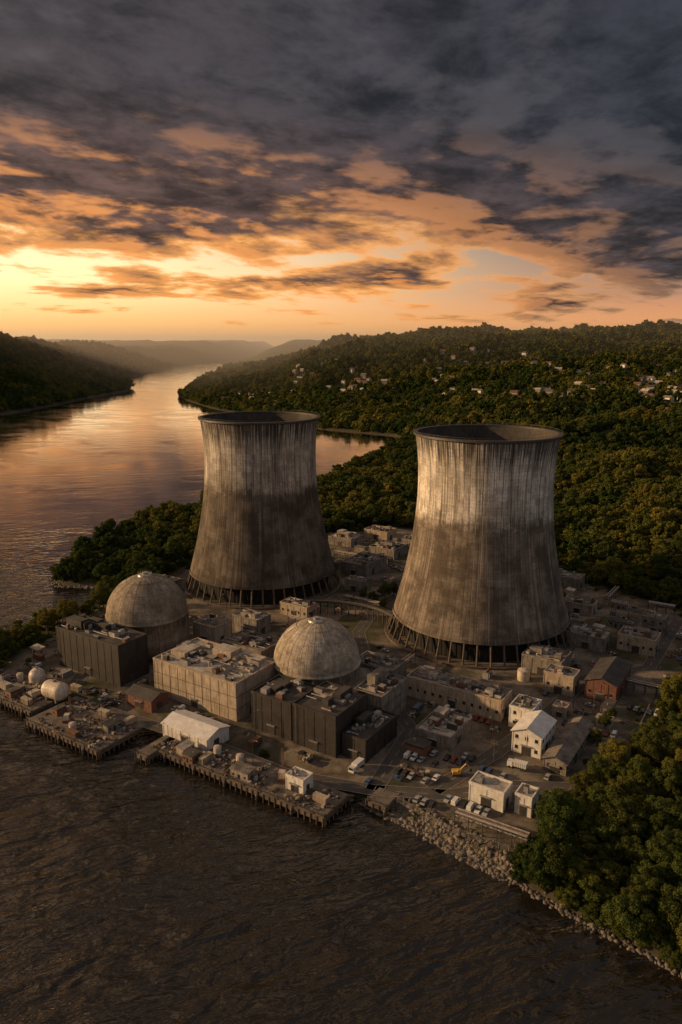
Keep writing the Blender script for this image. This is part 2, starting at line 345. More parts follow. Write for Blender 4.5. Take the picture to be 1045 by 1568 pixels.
def building(name,x,y,L,W,h,wall='gray',roof='roofg',style='flat',win=0,units=None,z0=0.,ribs=True,dy=0.):
    seed=int(x*13+y*7)&0xffff; r=random.Random(seed); a,bb=ab(x,y); occ.append((a-L-1.5,a+1.5,bb-1.5,bb+W+1.5))
    e=obj(name,None,(x,y,z0),A)
    w=MB(); w.box(-L,0,0,W,-1.,h)
    if ribs:
        k=max(2,int(L/5)); 
        for i in range(k+1):
            q=-L+.25+(L-.5)*i/k; w.box(q-.2,q+.2,-.14,0,0,h-.3)
        k=max(2,int(W/5))
        for i in range(k+1):
            q=.25+(W-.5)*i/k; w.box(0,.14,q-.2,q+.2,0,h-.3)
    if style=='gable':
        g=h*.28 if h>6 else 2.; 
        if W>=L: w.add([(-L,0,h),(0,0,h),(-L/2,0,h+g),(-L,W,h),(0,W,h),(-L/2,W,h+g)],[(0,1,2),(4,3,5)])
        else: w.add([(0,0,h),(0,W,h),(0,W/2,h+g),(-L,0,h),(-L,W,h),(-L,W/2,h+g)],[(0,1,2),(4,3,5)])
    obj('walls',w.mesh('walls',[wall]),parent=e)
    R=MB()
    if style=='gable':
        o=.6;t=.25
        if W>=L:
            for sgn in(-1,1):
                xe=-L/2+sgn*(L/2+o); ze=h-g*o/(L/2)
                vs=[(-L/2,-o,h+g+.02),(-L/2,W+o,h+g+.02),(xe,W+o,ze+.02),(xe,-o,ze+.02)]
                R.add(vs+[(p[0],p[1],p[2]+t) for p in vs],[(3,2,1,0),(4,5,6,7),(0,1,5,4),(1,2,6,5),(2,3,7,6),(3,0,4,7)])
        else:
            for sgn in(-1,1):
                ye=W/2+sgn*(W/2+o); ze=h-g*o/(W/2)
                vs=[(-L-o,W/2,h+g+.02),(o,W/2,h+g+.02),(o,ye,ze+.02),(-L-o,ye,ze+.02)]
                R.add(vs+[(p[0],p[1],p[2]+t) for p in vs],[(3,2,1,0),(4,5,6,7),(0,1,5,4),(1,2,6,5),(2,3,7,6),(3,0,4,7)])
        obj('roof',R.mesh('roof',[roof]),parent=e)
    else:
        R.box(-L+.35,-.35,.35,W-.35,h-.1,h+.12)
        R.box(-L-.1,.1,-.2,.35,h,h+.9,1);R.box(-L-.1,.1,W-.35,W+.1,h,h+.9,1);R.box(-L-.1,-L+.35,.35,W-.35,h,h+.9,1);R.box(-.35,.2,.35,W-.35,h,h+.9,1)
        if L*W>200:
            for _ in range(r.randint(1,2) if L*W<800 else 4):
                sx=r.uniform(.15,.35)*L; sy=r.uniform(.2,.4)*W; cx=r.uniform(-L+1,-sx-1); cy=r.uniform(W*.2,W-sy-1); hh=r.uniform(1.5,4.5)
                R.box(cx,cx+sx,cy,cy+sy,h+.1,h+hh,1); R.box(cx+.3,cx+sx-.3,cy+.3,cy+sy-.3,h+hh,h+hh+.15,0)
        obj('roof',R.mesh('roof',[roof,wall]),parent=e)
        n=units if units is not None else int(L*W/14)
        if n:
            q=MB(); roof_stuff(q,L,W,h+.12,n,seed); obj('rooftop_equipment',q.mesh('rooftop_equipment',['roofl','metal','rust','roofd']),parent=e)
    q=MB()
    if win:
        for fl in range(win):
            z=h*(fl+.35)/win+.3; zz=min(z+1.4,h-.5)
            k=max(1,int(L/3.6))
            for i in range(k):
                c=-L+L*(i+.5)/k; q.box(c-.65,c+.65,-.06,.0,z,zz,0); q.box(c-.8,c+.8,-.16,-.0,z-.2,z-.05,1)
            k=max(1,int(W/3.6))
            for i in range(k):
                c=W*(i+.5)/k; q.box(.0,.06,c-.65,c+.65,z,zz,0); q.box(.0,.16,c-.8,c+.8,z-.2,z-.05,1)
    dx=-L*.5; dw=min(1.8,L*.2)
    q.box(dx-dw,dx+dw,-.2,-.15,0,min(4,h*.6),2); q.box(.15,.2,W*.3,W*.3+min(3,W*.3),0,min(4,h*.6),2)
    q.box(dx-dw-.3,dx+dw+.3,-1.,-.15,min(4,h*.6)+.1,min(4,h*.6)+.3,1)
    if h>12:
        for j in(.33,.66): q.box(-L,0,-.2,-.145,h*j,h*j+.18,2); q.box(.145,.2,0,W,h*j,h*j+.18,2)
        lx=-L+1.2
        q.beam((lx,-.5,0),(lx,-.5,h+1),.07,1);q.beam((lx+.6,-.5,0),(lx+.6,-.5,h+1),.07,1)
    obj('windows_and_doors',q.mesh('openings',['glass','metal','steel']),parent=e)
    return e
building('turbine_building',-105,331,46,18,20,'dark','roofd',units=26)
building('auxiliary_building',-45,297,50,29,17,'tan','roofl',units=80)
building('control_building',-20.3,281,21,19,16,'dark','roofd',units=16)
building('fuel_handling_building',-2,268,21,24,17,'dark','roofd',units=18)
building('service_building',9.6,264,11,25,9,'dark','roofd')
building('pump_house',17.3,291,14,22,14,'gray','roofg')
building('long_workshop',69,297,46,13,9,'tan','roofg',win=1)
building('switchgear_building',23.7,325,22,14,10,'gray','roofg')
building('gatehouse_office',80,288,10,12,9,'white','roofl',win=2)
building('white_office_building',78.5,267,12,17,9,'white','roofw','gable',win=2)
building('storage_barracks',85,255,9,36,5,'gray','roofg','gable',win=1)
building('white_storage_shed',56.5,232.5,13,8,7,'white','roofl','flat',units=2)
building('white_storage_shed',65.5,229.5,6,7,7,'white','roofl','flat',units=1)
building('brick_warehouse',124,312,14,28,9,'brick','roofd','gable',win=1)
building('maintenance_building',107,320,14,10,9,'tan','roofl',win=1)
building('workshop',107,339,20,16,8,'gray','roofg')
building('workshop',139,371,20,14,7,'gray','roofl')
building('workshop',163.5,366,19,14,8,'tan','roofg',win=1)
building('workshop',180,394,12,12,9,'gray','roofg',win=2)
building('chemical_store',-68,380,16,14,10,'tan','roofg')
building('diesel_generator_building',-46.5,393,18,12,9,'gray','roofl')
building('heater_bay',-39,343,26,18,12,'gray','roofg')
building('laboratory',-20,419,20,10,7,'tan','roofg',win=1)
building('laboratory',-72,350,14,9,9,'tan','roofg',win=1)
building('low_warehouse',44,273,16,21,5,'gray','roofl')
building('low_warehouse',17,501,20,30,8,'gray','roofg')
building('low_warehouse',40,545,22,22,7,'gray','roofd')
building('low_warehouse',8,580,22,18,6,'gray','roofl')
building('low_warehouse',38,600,22,16,7,'tan','roofg')
building('low_warehouse',14,468,14,9,7,'gray','roofl')
building('low_warehouse',62,575,16,20,6,'gray','roofl')
building('substation_office',-112,470,16,10,6,'gray','roofg')
building('low_warehouse',157,473,24,14,7,'gray','roofg')
building('low_warehouse',150,425,18,12,6,'tan','roofg')
building('boiler_shed',-84,306,16,10,5,'brick','roofd','gable')
building('pier_boat_shed',-53.6,273,25,13,5,'white','roofw','gable',z0=.1)
building('pier_office',-13.6,243,8,6,5,'white','roofl',z0=.1)
building('guard_house',98,300,6,6,4,'tan','roofl')
building('compressor_house',48,318,12,9,7,'gray','roofg')
building('compressor_house',-130,352,12,9,6,'gray','roofg')
# ------------------------------------------------------------------ piers and quays
def deck(name,x,y,L,W,front=True):
    e=obj(name,None,(x,y,0),A); b=MB(); b.box(-L,0,0,W,-1.4,.1,0); obj('slab',b.mesh('slab',['deck']),parent=e)
    b=MB(); b.box(-L-.2,.2,-.45,-.002,-1.9,-.1,0); b.box(.002,.4,0,W,-1.9,-.1,0); b.box(-L-.4,-L-.002,0,W,-1.9,-.1,0)
    b.box(-L,0,.05,.4,.1,.45,1)
    k=int(L/2.6)
    for i in range(k+1):
        q=-L+L*i/k; b.beam((q,-.6,-7),(q,-.6,.7 if i%3==0 else -.2),.24,0,6)
        if i%2==0: b.beam((q,1.5,-7),(q,1.5,-1.4),.3,0,6); b.beam((q,W*.5,-7),(q,W*.5,-1.4),.3,0,6)
        if i%4==0: b.rev(q,.9,[(.1,.25),(.6,.2),(.6,.38),(.8,.3)],8,1)
        if i%6==3: b.rev(q,-.95,[(-3.4,.45),(-3.2,.6),(-1.2,.6),(-1.,.45)],8,1)
        b.beam((q,.6,.1),(q,.6,1.3),.05,1)
    for z in(.75,1.3): b.beam((-L,.6,z),(0,.6,z),.045,1)
    k=int(W/2.6)
    for i in range(k+1):
        q=W*i/k; b.beam((.5,q,-7),(.5,q,-.2),.24,0,6)
    obj('pilings_and_railing',b.mesh('pilings',['wood','steel']),parent=e)
deck('river_pier',-6,230,84,16); deck('loading_wharf',-97.7,273,47,26); deck('loading_wharf',-138,306,60,22); deck('barge_landing',-77,269,6,24)
deck('mooring_stage',16,236,8,9)
# ------------------------------------------------------------------ roads
def strip(name,pts,w,kerb=True,z=.05,marks=True):
    b=MB(); P=[Vector((*p,z)) for p in pts]
    Q=[]
    for a,c in zip(P[:-1],P[1:]):
        n=max(1,int((c-a).length/4)); Q+=[a.lerp(c,t/n) for t in range(n)]
    Q.append(P[-1]); nr=[]
    for i,q in enumerate(Q):
        d=(Q[min(i+3,len(Q)-1)]-Q[max(i-3,0)]).normalized(); nr.append(Vector((-d.y,d.x,0)))
    def ribbon(o0,o1,dz,mi,idx=None):
        for i in range(len(Q)-1):
            if idx and not idx(i): continue
            b.add([Q[i]+nr[i]*o0+Vector((0,0,dz)),Q[i+1]+nr[i+1]*o0+Vector((0,0,dz)),Q[i+1]+nr[i+1]*o1+Vector((0,0,dz)),Q[i]+nr[i]*o1+Vector((0,0,dz))],[(3,2,1,0)],mi)
    ribbon(-w/2,w/2,0,0)
    if marks: ribbon(-.08,.08,.02,1,lambda i:i%2==0)
    if kerb:
        for s in(-1,1): ribbon(min(s*w/2,s*(w/2+.25)),max(s*w/2,s*(w/2+.25)),.13,2)
    obj(name,b.mesh(name,['asphalt','paint','kerb']))
roads=[[(-125,318),(-92,300),(-60,283),(-20,256),(12,246),(40,243),(62,249),(90,247)],[(34,246),(60,270),(88,300),(120,340),(155,352),(200,420)],
[(-128,335),(-128,400),(-118,450),(-100,555)],[(12,246),(30,290),(14,345),(10,400),(22,440),(45,480),(60,560)]]
for r_ in roads: strip('service_road',r_,6.5)
def near_road(x,y,m=5.2):
    for R_ in roads:
        for (ax,ay),(bx,by) in zip(R_[:-1],R_[1:]):
            ex,ey=bx-ax,by-ay; t=max(0,min(1,((x-ax)*ex+(y-ay)*ey)/(ex*ex+ey*ey)))
            if math.hypot(x-ax-ex*t,y-ay-ey*t)<m: return True
    return False
# ------------------------------------------------------------------ vehicles & clutter prototypes
def car_mesh(paint,van=False):
    b=MB()
    if van: prof=[(-2.4,.45),(-2.4,1.9),(-2.2,2.1),(1.0,2.1),(1.7,1.35),(2.4,1.15),(2.45,.45)]
    else: prof=[(-2.2,.4),(-2.25,.9),(-1.7,1.0),(-1.15,1.42),(.35,1.45),(1.05,1.0),(2.1,.85),(2.2,.4)]
    n=len(prof)
    top=1.2 if not van else 1.7
    vs=[(x,-.9+(.14 if z>top else 0),z) for x,z in prof]+[(x,.9-(.14 if z>top else 0),z) for x,z in prof]
    b.add(vs,[tuple(range(n))[::1],tuple(range(n,2*n))[::-1]]+[(i,n+i,n+(i+1)%n,(i+1)%n) for i in range(n)],0)
    if van:
        b.add([(1.05,-.72,2.06),(1.05,.72,2.06),(1.72,.84,1.38),(1.72,-.84,1.38)],[(0,3,2,1)],1)
        for s in(-1,1): b.box(.2,1.2,min(s*.88,s*.92),max(s*.88,s*.92),1.3,1.8,1)
    else:
        b.add([(.4,-.74,1.46),(.4,.74,1.46),(1.08,.86,1.03),(1.08,-.86,1.03)],[(0,3,2,1)],1)
        b.add([(-1.2,-.74,1.42),(-1.2,.74,1.42),(-1.74,.86,1.03),(-1.74,-.86,1.03)],[(0,1,2,3)],1)
        for s in(-1,1): b.add([(-1.35,s*.91,1.03),(.85,s*.91,1.03),(.3,s*.80,1.38),(-1.05,s*.80,1.38)],[(0,1,2,3)],1)
    for x in(-1.4,1.4):
        for s in(-1,1): b.beam((x,s*.7,.34),(x,s*.95,.34),.34,2,10)
    return b.mesh('car',[paint,'glass','tyre'])
cars=[car_mesh(k) for k in('cw','cs','cb','cr','cl','cb','cs','cs')]; vans=[car_mesh('cw',True),car_mesh('cs',True)]
def truck_mesh():
    b=MB(); b.box(1.6,3.6,-1.2,1.2,.6,2.7,0); b.box(3.3,3.64,-1.,1.,1.6,2.5,1); b.box(-4,1.4,-1.25,1.25,1.,1.25,3); b.box(-4,1.3,-1.25,1.25,1.25,3.2,0)
    for i in range(8): b.box(-3.9+i*.7,-3.8+i*.7,-1.3,1.3,1.25,3.15,3)
    for x in(-3.2,-2.2,2.6):
        for s in(-1,1): b.beam((x,s*.85,.5),(x,s*1.2,.5),.5,2,10)
    return b.mesh('truck',['cw','glass','tyre','steel'])
truck=truck_mesh()
def container_mesh(c):
    b=MB(); b.box(-3,3,-1.2,1.2,.12,2.6,0)
    for i in range(15):
        x=-2.85+i*.4
        for s in(-1,1): b.box(x,x+.18,min(s*1.2,s*1.26),max(s*1.2,s*1.26),.25,2.5,0)
    for x in(-3,2.85):
        for y in(-1.28,1.13): b.box(x,x+.15,y,y+.15,0,2.66,1)
    for y in(-.6,-.1,.1,.6): b.beam((3.04,y,.2),(3.04,y,2.5),.04,1)
    return b.mesh('container',[c,'steel'])
conts=[container_mesh(c) for c in('blue','rust','metal','tan','gray','red')]
def shed_mesh(L,W,h,wall,roof,seed):
    r=random.Random(seed); b=MB(); b.box(-L/2,L/2,-W/2,W/2,-.3,h,0)
    b.add([(-L/2-.3,-W/2-.3,h+.02),(L/2+.3,-W/2-.3,h+.02),(L/2+.3,W/2+.3,h+.5),(-L/2-.3,W/2+.3,h+.5),(-L/2-.3,-W/2-.3,h+.2),(L/2+.3,-W/2-.3,h+.2),(L/2+.3,W/2+.3,h+.7),(-L/2-.3,W/2+.3,h+.7)],
      [(0,3,2,1),(4,5,6,7),(0,1,5,4),(1,2,6,5),(2,3,7,6),(3,0,4,7)],1)
    b.box(-.6,.6,-W/2-.05,-W/2,0,2.1,2)
    for x in(-L*.33,L*.33): b.box(x-.5,x+.5,-W/2-.05,-W/2,1.1,2,2)
    b.box(L/2,L/2+.05,-.6,.6,1.1,2,2); b.rev(L*.2,0,[(h,.25),(h+1.3,.25)],8,3)
    return b.mesh('shed',[wall,roof,'glass','metal'])
sheds=[shed_mesh(7,4,3,'tan','roofl',1),shed_mesh(5,4,2.8,'tankw','roofl',2),shed_mesh(9,5,3.6,'gray','roofg',3),shed_mesh(6,5,3.3,'rust','roofd',4),shed_mesh(8,4,3.2,'gray','roofd',5)]
def tank_mesh(r,h,c):
    b=MB(); b.rev(0,0,[(0,r),(h,r),(h+r*.25,r*.4),(h+r*.27,.1)],28,0)
    for z in np.arange(1.5,h,1.8): b.rev(0,0,[(z-.06,r),(z,r+.08),(z+.06,r)],28,0,cap=False)
    for i in range(20):
        t=2*math.pi*i/20; b.beam((r*.97*math.cos(t),r*.97*math.sin(t),h),(r*.97*math.cos(t),r*.97*math.sin(t),h+1),.04,1)
    b.beam((r+.3,-.3,0),(r+.3,-.3,h+1),.06,1);b.beam((r+.3,.3,0),(r+.3,.3,h+1),.06,1)
    return b.mesh('tank',[c,'steel'])
tanks=[tank_mesh(3,5,'tankw'),tank_mesh(2,6,'gray'),tank_mesh(4.5,6,'tan'),tank_mesh(1.6,3.5,'tankw')]
def transformer_mesh():
    b=MB(); b.box(-2,2,-1.2,1.2,.3,3,0); b.box(-2.4,2.4,-1.5,1.5,0,.3,1)
    for i in range(9): 
        for s in(-1,1): b.box(-1.8+i*.42,-1.6+i*.42,min(s*1.2,s*1.9),max(s*1.2,s*1.9),.6,2.7,0)
    for x in(-1.2,0,1.2): b.rev(x,0,[(3,.22),(3.4,.32),(3.6,.18),(3.9,.28),(4.2,.14),(4.6,.1)],10,2)
    b.beam((-1.5,.6,3.4),(1.5,.6,3.4),.35,0,10); return b.mesh('transformer',['metal','kerb','rust'])
trf=transformer_mesh()
def rack_mesh(n):
    b=MB()
    for i in range(n+1):
        x=-n*2.5+i*5
        for y in(-1.6,1.6): b.beam((x,y,0),(x,y,5),.16,0)
        for z in(3.4,5): b.beam((x,-1.8,z),(x,1.8,z),.14,0)
        if i<n:
            for y in(-1.6,1.6): b.beam((x,y,3.4),(x+5,y,5),.08,0)
    for y,z,r,m in((-1.1,5.3,.3,1),(-.3,5.25,.22,2),(.4,5.25,.2,1),(1.1,5.35,.35,1),(-.8,3.7,.25,2),(.6,3.75,.3,1)): b.beam((-n*2.5,y,z),(n*2.5,y,z),r,m,8)
    return b.mesh('pipe_rack',['steel','metal','rust'])
racks=[rack_mesh(3),rack_mesh(5)]
def pile_mesh(seed):
    r=random.Random(seed); b=MB()
    for k in range(18):
        x,y=r.uniform(-2.4,2.4),r.uniform(-1.8,1.8); s=r.uniform(.25,.9); h=r.uniform(.3,1.5)
        if r.random()<.4: b.beam((x-1.4,y,.2+h*.3),(x+1.4,y+r.uniform(-.5,.5),.2+h*.3),.14,r.choice([0,1,2]),6)
        else: b.box(x-s,x+s*.8,y-s*.7,y+s*.6,0,h,r.choice([0,1,2,3,4]))
    return b.mesh('pallet_stack',['wood','rust','metal','tan','roofd'])
piles=[pile_mesh(i) for i in range(8)]
def pole_mesh(lamp):
    b=MB(); b.beam((0,0,-.5),(0,0,11),.16,0,8,.1)
    if lamp: b.beam((0,0,10.6),(1.9,0,11.2),.06,0); b.box(1.6,2.6,-.18,.18,11.1,11.28,1)
    else:
        for z in(9.4,10.5): b.beam((-1.5,0,z),(1.5,0,z),.09,0)
        for x in(-1.4,-.7,.7,1.4):
            for z in(9.4,10.5): b.rev(x,0,[(z,.08),(z+.35,.05)],6,1)
    return b.mesh('pole',['wood' if not lamp else 'steel','metal'])
poleL,poleU=pole_mesh(True),pole_mesh(False)
def digger_mesh():
    b=MB()
    for s in(-1,1):
        b.add([(-1.8,s*1.-.25,.0),(1.8,s*1.-.25,0),(2.1,s*1.-.25,.45),(1.8,s*1.-.25,.9),(-1.8,s*1.-.25,.9),(-2.1,s*1.-.25,.45)]+[(-1.8,s*1.+.25,.0),(1.8,s*1.+.25,0),(2.1,s*1.+.25,.45),(1.8,s*1.+.25,.9),(-1.8,s*1.+.25,.9),(-2.1,s*1.+.25,.45)],
          [(0,1,2,3,4,5),(11,10,9,8,7,6)]+[(i,6+i,6+(i+1)%6,(i+1)%6) for i in range(6)],1)
    b.box(-1.9,.6,-1.2,1.2,1.,2.1,0); b.box(.0,1.4,-1.1,.0,1.,2.8,0); b.box(.3,1.43,-1.05,-.05,1.8,2.6,2)
    b.beam((1.,.5,1.8),(3.4,.5,4.4),.22,0);b.beam((3.4,.5,4.4),(5.2,.5,2.4),.18,0); b.box(4.8,5.6,0,1.,1.3,2.4,1)
    return b.mesh('excavator',['yellow','steel','glass'])
digger=digger_mesh()
circ=[(-53,490,58),(78.5,403,58),(-103,378,23),(-11.3,326,28)]
from math import hypot
def inside_poly(P,x,y): return float(sdpoly(P,np.array([x]),np.array([y]))[0])
def free(x,y,m,road=True):
    for cx,cy,r in circ:
        if hypot(x-cx,y-cy)<r+m: return False
    a,b_=ab(x,y)
    for a0,a1,b0,b1 in occ:
        if a0-m<a<a1+m and b0-m<b_<b1+m: return False
    if road and near_road(x,y,3.4+m*.8): return False
    return True
def put(name,me,x,y,rot,z=.0,sc=1.):
    o=obj(name,me,(x,y,z),rot,scale=sc); a,b_=ab(x,y); 
    bb=max(me.vertices,key=lambda v:v.co.x).co.x*.8 if me else 2
    circ.append((x,y,max(1.5,bb))); return o
b=MB(); P=[(-7+0,.3)]+[(-7+3.6*(1-math.cos(t)),4.2*math.sin(t)) for t in np.linspace(.2,math.pi/2,8)]+[(7-3.6*(1-math.cos(t)),4.2*math.sin(t)) for t in np.linspace(math.pi/2,.2,8)]+[(7,.3)]
b.rev(0,4.6,P,28,0,axis='x')
for x in(-3,3): b.box(x-.4,x+.4,-3.2,3.2,0,2.4,1)
b.beam((-4,0,8.9),(4,0,8.9),.12,1); b.rev(0,0,[(8.6,.8),(9.7,.8)],14,1)
put('horizontal_pressure_tank',b.mesh('pressure_tank',['tankw','gray'],False),-131,318,A+.1,.1)
b=MB(); b.rev(0,0,[(0,3.9),(3,3.9)]+[(3+3.9*math.sin(t),3.9*math.cos(t)) for t in np.linspace(.1,1.5,9)],28,0); b.rev(0,0,[(6.8,.6),(7.6,.6)],10,1)
put('domed_storage_tank',b.mesh('domed_tank',['tankw','metal']),-147,337,0)
b=MB(); b.box(-2,2,-1.6,1.6,0,1.2,1); b.box(-1.4,.9,-1.2,1.2,1.2,3.6,0); b.box(-1.2,.94,-1.,1.,2.3,3.2,2)
for s in(-.35,.35):
    for q in(-.35,.35): b.beam((1.4+s,q,1.2),(1.4+s,q,12),.06,1)
for z in range(2,12): b.beam((1.05,-.35,z),(1.75,.35,z+.9),.05,1); b.beam((1.05,.35,z),(1.05,-.35,z+.9),.05,1)
b.beam((1.4,0,11.5),(8,0,8.5),.15,1); b.beam((8,0,8.5),(8,0,3),.04,1)
crane=b.mesh('pier_crane',['tankw','rust','glass']); put('pier_crane',crane,-22,253,A+2.,.1); put('pier_crane',crane,-118,297,A+.6,.1); 
rr=random.Random(5)
def scatter(n,fn,m,region,road=True,tries=4000):
    c=0
    for _ in range(tries):
        if c>=n: break
        x,y=region()
        if free(x,y,m,road): fn(x,y); c+=1
def reg_deck():
    q=rr.random()
    if q<.5: a_,b__=rr.uniform(-212,-132),rr.uniform(191.5,202)
    elif q<.8: a_,b__=rr.uniform(-275,-233),rr.uniform(177,200)
    else: a_,b__=rr.uniform(-338,-286),rr.uniform(183,200)
    return loc(a_,b__)
def reg_yard():
    while 1:
        x,y=rr.uniform(-165,205),rr.uniform(215,620)
        if rr.random()<(y-250)/900: continue
        if inside_poly(plant,x,y)>5: return x,y
def reg_lot():
    a_,b__=rr.uniform(-150,-75),rr.uniform(214,262); return loc(a_,b__)
ang=lambda:A+rr.choice([0,math.pi/2,math.pi,-math.pi/2])+rr.uniform(-.05,.05)
scatter(6,lambda x,y:put('storage_tank',rr.choice(tanks[:2]),x,y,0),3.5,reg_yard)
scatter(10,lambda x,y:put('pipe_rack',rr.choice(racks),x,y,ang()),6,reg_yard)
scatter(34,lambda x,y:put('equipment_shed',rr.choice(sheds),x,y,ang(),sc=rr.uniform(.9,1.4)),4.,reg_yard)
scatter(8,lambda x,y:put('equipment_shed',rr.choice(sheds),x,y,ang(),.1,sc=rr.uniform(.7,.95)),3.2,reg_deck,False)
scatter(4,lambda x,y:put('storage_tank',tanks[3],x,y,0,.1),2,reg_deck,False)
scatter(14,lambda x,y:put('power_transformer',trf,x,y,ang()),3,reg_yard)
scatter(7,lambda x,y:put('shipping_container',rr.choice(conts[1:5]),x,y,ang(),.1),3,reg_deck,False)
scatter(90,lambda x,y:put('material_stack',rr.choice(piles),x,y,ang(),.1,sc=rr.uniform(.5,1.1)),1.0,reg_deck,False)
scatter(4,lambda x,y:put('parked_van',rr.choice(vans),x,y,ang(),.1),2.4,reg_deck,False)
scatter(7,lambda x,y:put('street_lamp',poleL,x,y,ang(),.1),.3,reg_deck,False)
def row(a0,b0,n,da=2.9,rot=math.pi/2):
    for k in range(n):
        if rr.random()<.15: continue
        x,y=loc(a0+k*da,b0)
        if free(x,y,-.2,True): obj('parked_car',rr.choice(cars+vans[:1]),(x,y,.05),A+rot+rr.uniform(-.04,.04)+(math.pi if rr.random()<.4 else 0)); circ.append((x,y,2.2))
for q in((-130,240,7),(-128,228,11),(-108,232,8),(-125,247,14),(-110,222,10),(-98,268,4),(-128,283,8),(-105,252,5),(-80,300,8),(-200,300,10),(-60,330,8),(-230,218.5,8),(-130,305,9),(-128,216,10)): row(*q)
scatter(2,lambda x,y:put('flatbed_truck',truck,x,y,ang()),4,reg_lot); put('excavator',digger,44,256,A+.6)
scatter(10,lambda x,y:put('shipping_container',rr.choice(conts),x,y,ang()),3.2,reg_yard)
scatter(60,lambda x,y:put('parked_car',rr.choice(cars),x,y,ang(),.05),2.2,reg_yard)
scatter(12,lambda x,y:put('parked_van',rr.choice(vans),x,y,ang(),.05),2.6,reg_yard)
scatter(150,lambda x,y:put('material_stack',rr.choice(piles),x,y,ang(),sc=rr.uniform(.6,1.4)),1.6,reg_yard)
scatter(14,lambda x,y:put('street_lamp',poleL,x,y,ang()),.6,reg_yard)
scatter(14,lambda x,y:put('utility_pole',poleU,x,y,ang()),.6,reg_yard)
b=MB(); pts=[Vector((-14+46*math.sin(t),392+38*math.cos(t),8)) for t in np.linspace(-.25,1.75,22)]
for p0,p1 in zip(pts[:-1],pts[1:]):
    b.beam(p0,p1,1.1,0,8); 
    q=p0; b.beam((q.x,q.y,0),(q.x,q.y,7.4),.35,1); b.beam(p0+Vector((0,0,2.)),p1+Vector((0,0,2.)),.1,1); b.beam(p0,p0+Vector((0,0,2)),.07,1)
obj('curved_pipe_trestle',b.mesh('pipe_trestle',['steel','steel']))
def fence(name,pts,h=2.2):
    b=MB()
    for (ax,ay),(bx,by) in zip(pts[:-1],pts[1:]):
        L_=hypot(bx-ax,by-ay); n=max(1,int(L_/3))
        for i in range(n):
            t=i/n; b.beam((ax+(bx-ax)*t,ay+(by-ay)*t,-.2),(ax+(bx-ax)*t,ay+(by-ay)*t,h),.06,0)
        for z in(.4,1.1,1.7,h): b.beam((ax,ay,z),(bx,by,z),.035,0)
    obj(name,b.mesh(name,['metal']))
fence('chain_link_fence',[(20,239),(36,222),(54,212),(73,227),(84,246),(103,267),(126,290),(148,325)])
fence('chain_link_fence',[(-156,412),(-138,442),(-120,500),(-98,560)])
# ------------------------------------------------------------------ riprap
def ico():
    t=(1+5**.5)/2; v=np.array([(-1,t,0),(1,t,0),(-1,-t,0),(1,-t,0),(0,-1,t),(0,1,t),(0,-1,-t),(0,1,-t),(t,0,-1),(t,0,1),(-t,0,-1),(-t,0,1)],float); v/=np.linalg.norm(v[0])
    f=np.array([(0,11,5),(0,5,1),(0,1,7),(0,7,10),(0,10,11),(1,5,9),(5,11,4),(11,10,2),(10,7,6),(7,1,8),(3,9,4),(3,4,2),(3,2,6),(3,6,8),(3,8,9),(4,9,5),(2,4,11),(6,2,10),(8,6,7),(9,8,1)]); return v,f
IV,IF=ico()
def rocks(name,pts,n,w,smin,smax):
    pts=np.array(pts,float); seg=np.linalg.norm(pts[1:]-pts[:-1],axis=1); cum=np.r_[0,np.cumsum(seg)]
    s=RNG.random(n)*cum[-1]; k=np.clip(np.searchsorted(cum,s)-1,0,len(seg)-1); t=(s-cum[k])/seg[k]
    P=pts[k]+(pts[k+1]-pts[k])*t[:,None]+RNG.normal(0,w/2,(n,2))
    z,sd,pd=terrain(P[:,0],P[:,1]); ok=(sd>-4)&(sd<w*1.3); P=P[ok];z=z[ok];n=len(P)
    sc=(smin+(smax-smin)*RNG.random(n)**2.5)[:,None,None]*(.6+.8*RNG.random((n,1,3)))
    Vx=IV[None]*sc*(.75+.5*RNG.random((n,12,1))); 
    a=RNG.random(n)*6.28; c,s_=np.cos(a),np.sin(a); X=Vx[:,:,0]*c[:,None]-Vx[:,:,1]*s_[:,None]; Y=Vx[:,:,0]*s_[:,None]+Vx[:,:,1]*c[:,None]
    W=np.stack([X+P[:,0,None],Y+P[:,1,None],Vx[:,:,2]*.7+np.maximum(z,-3.7)[:,None]],-1).reshape(-1,3)
    F=(IF[None]+12*np.arange(n)[:,None,None]).reshape(-1,3)
    obj(name,npmesh(name,W,F,None,[M['rock']]))
rocks('riprap_shore',[(10,243),(22,234),(38,218),(51,206)],2600,6.,.3,1.2)
rocks('riprap_shore',[(51,206),(65,191),(78,179),(91,167),(120,139)],1100,1.8,.3,1.0)
rocks('riprap_shore',[(-140,478),(-152,487),(-193,493),(-206,510),(-200,545),(-194,610)],1200,2.6,.4,1.2)
rocks('riprap_shore',[(-190,345),(-200,370),(-186,392),(-178,413),(-162,430),(-148,459)],1000,2.6,.4,1.2)
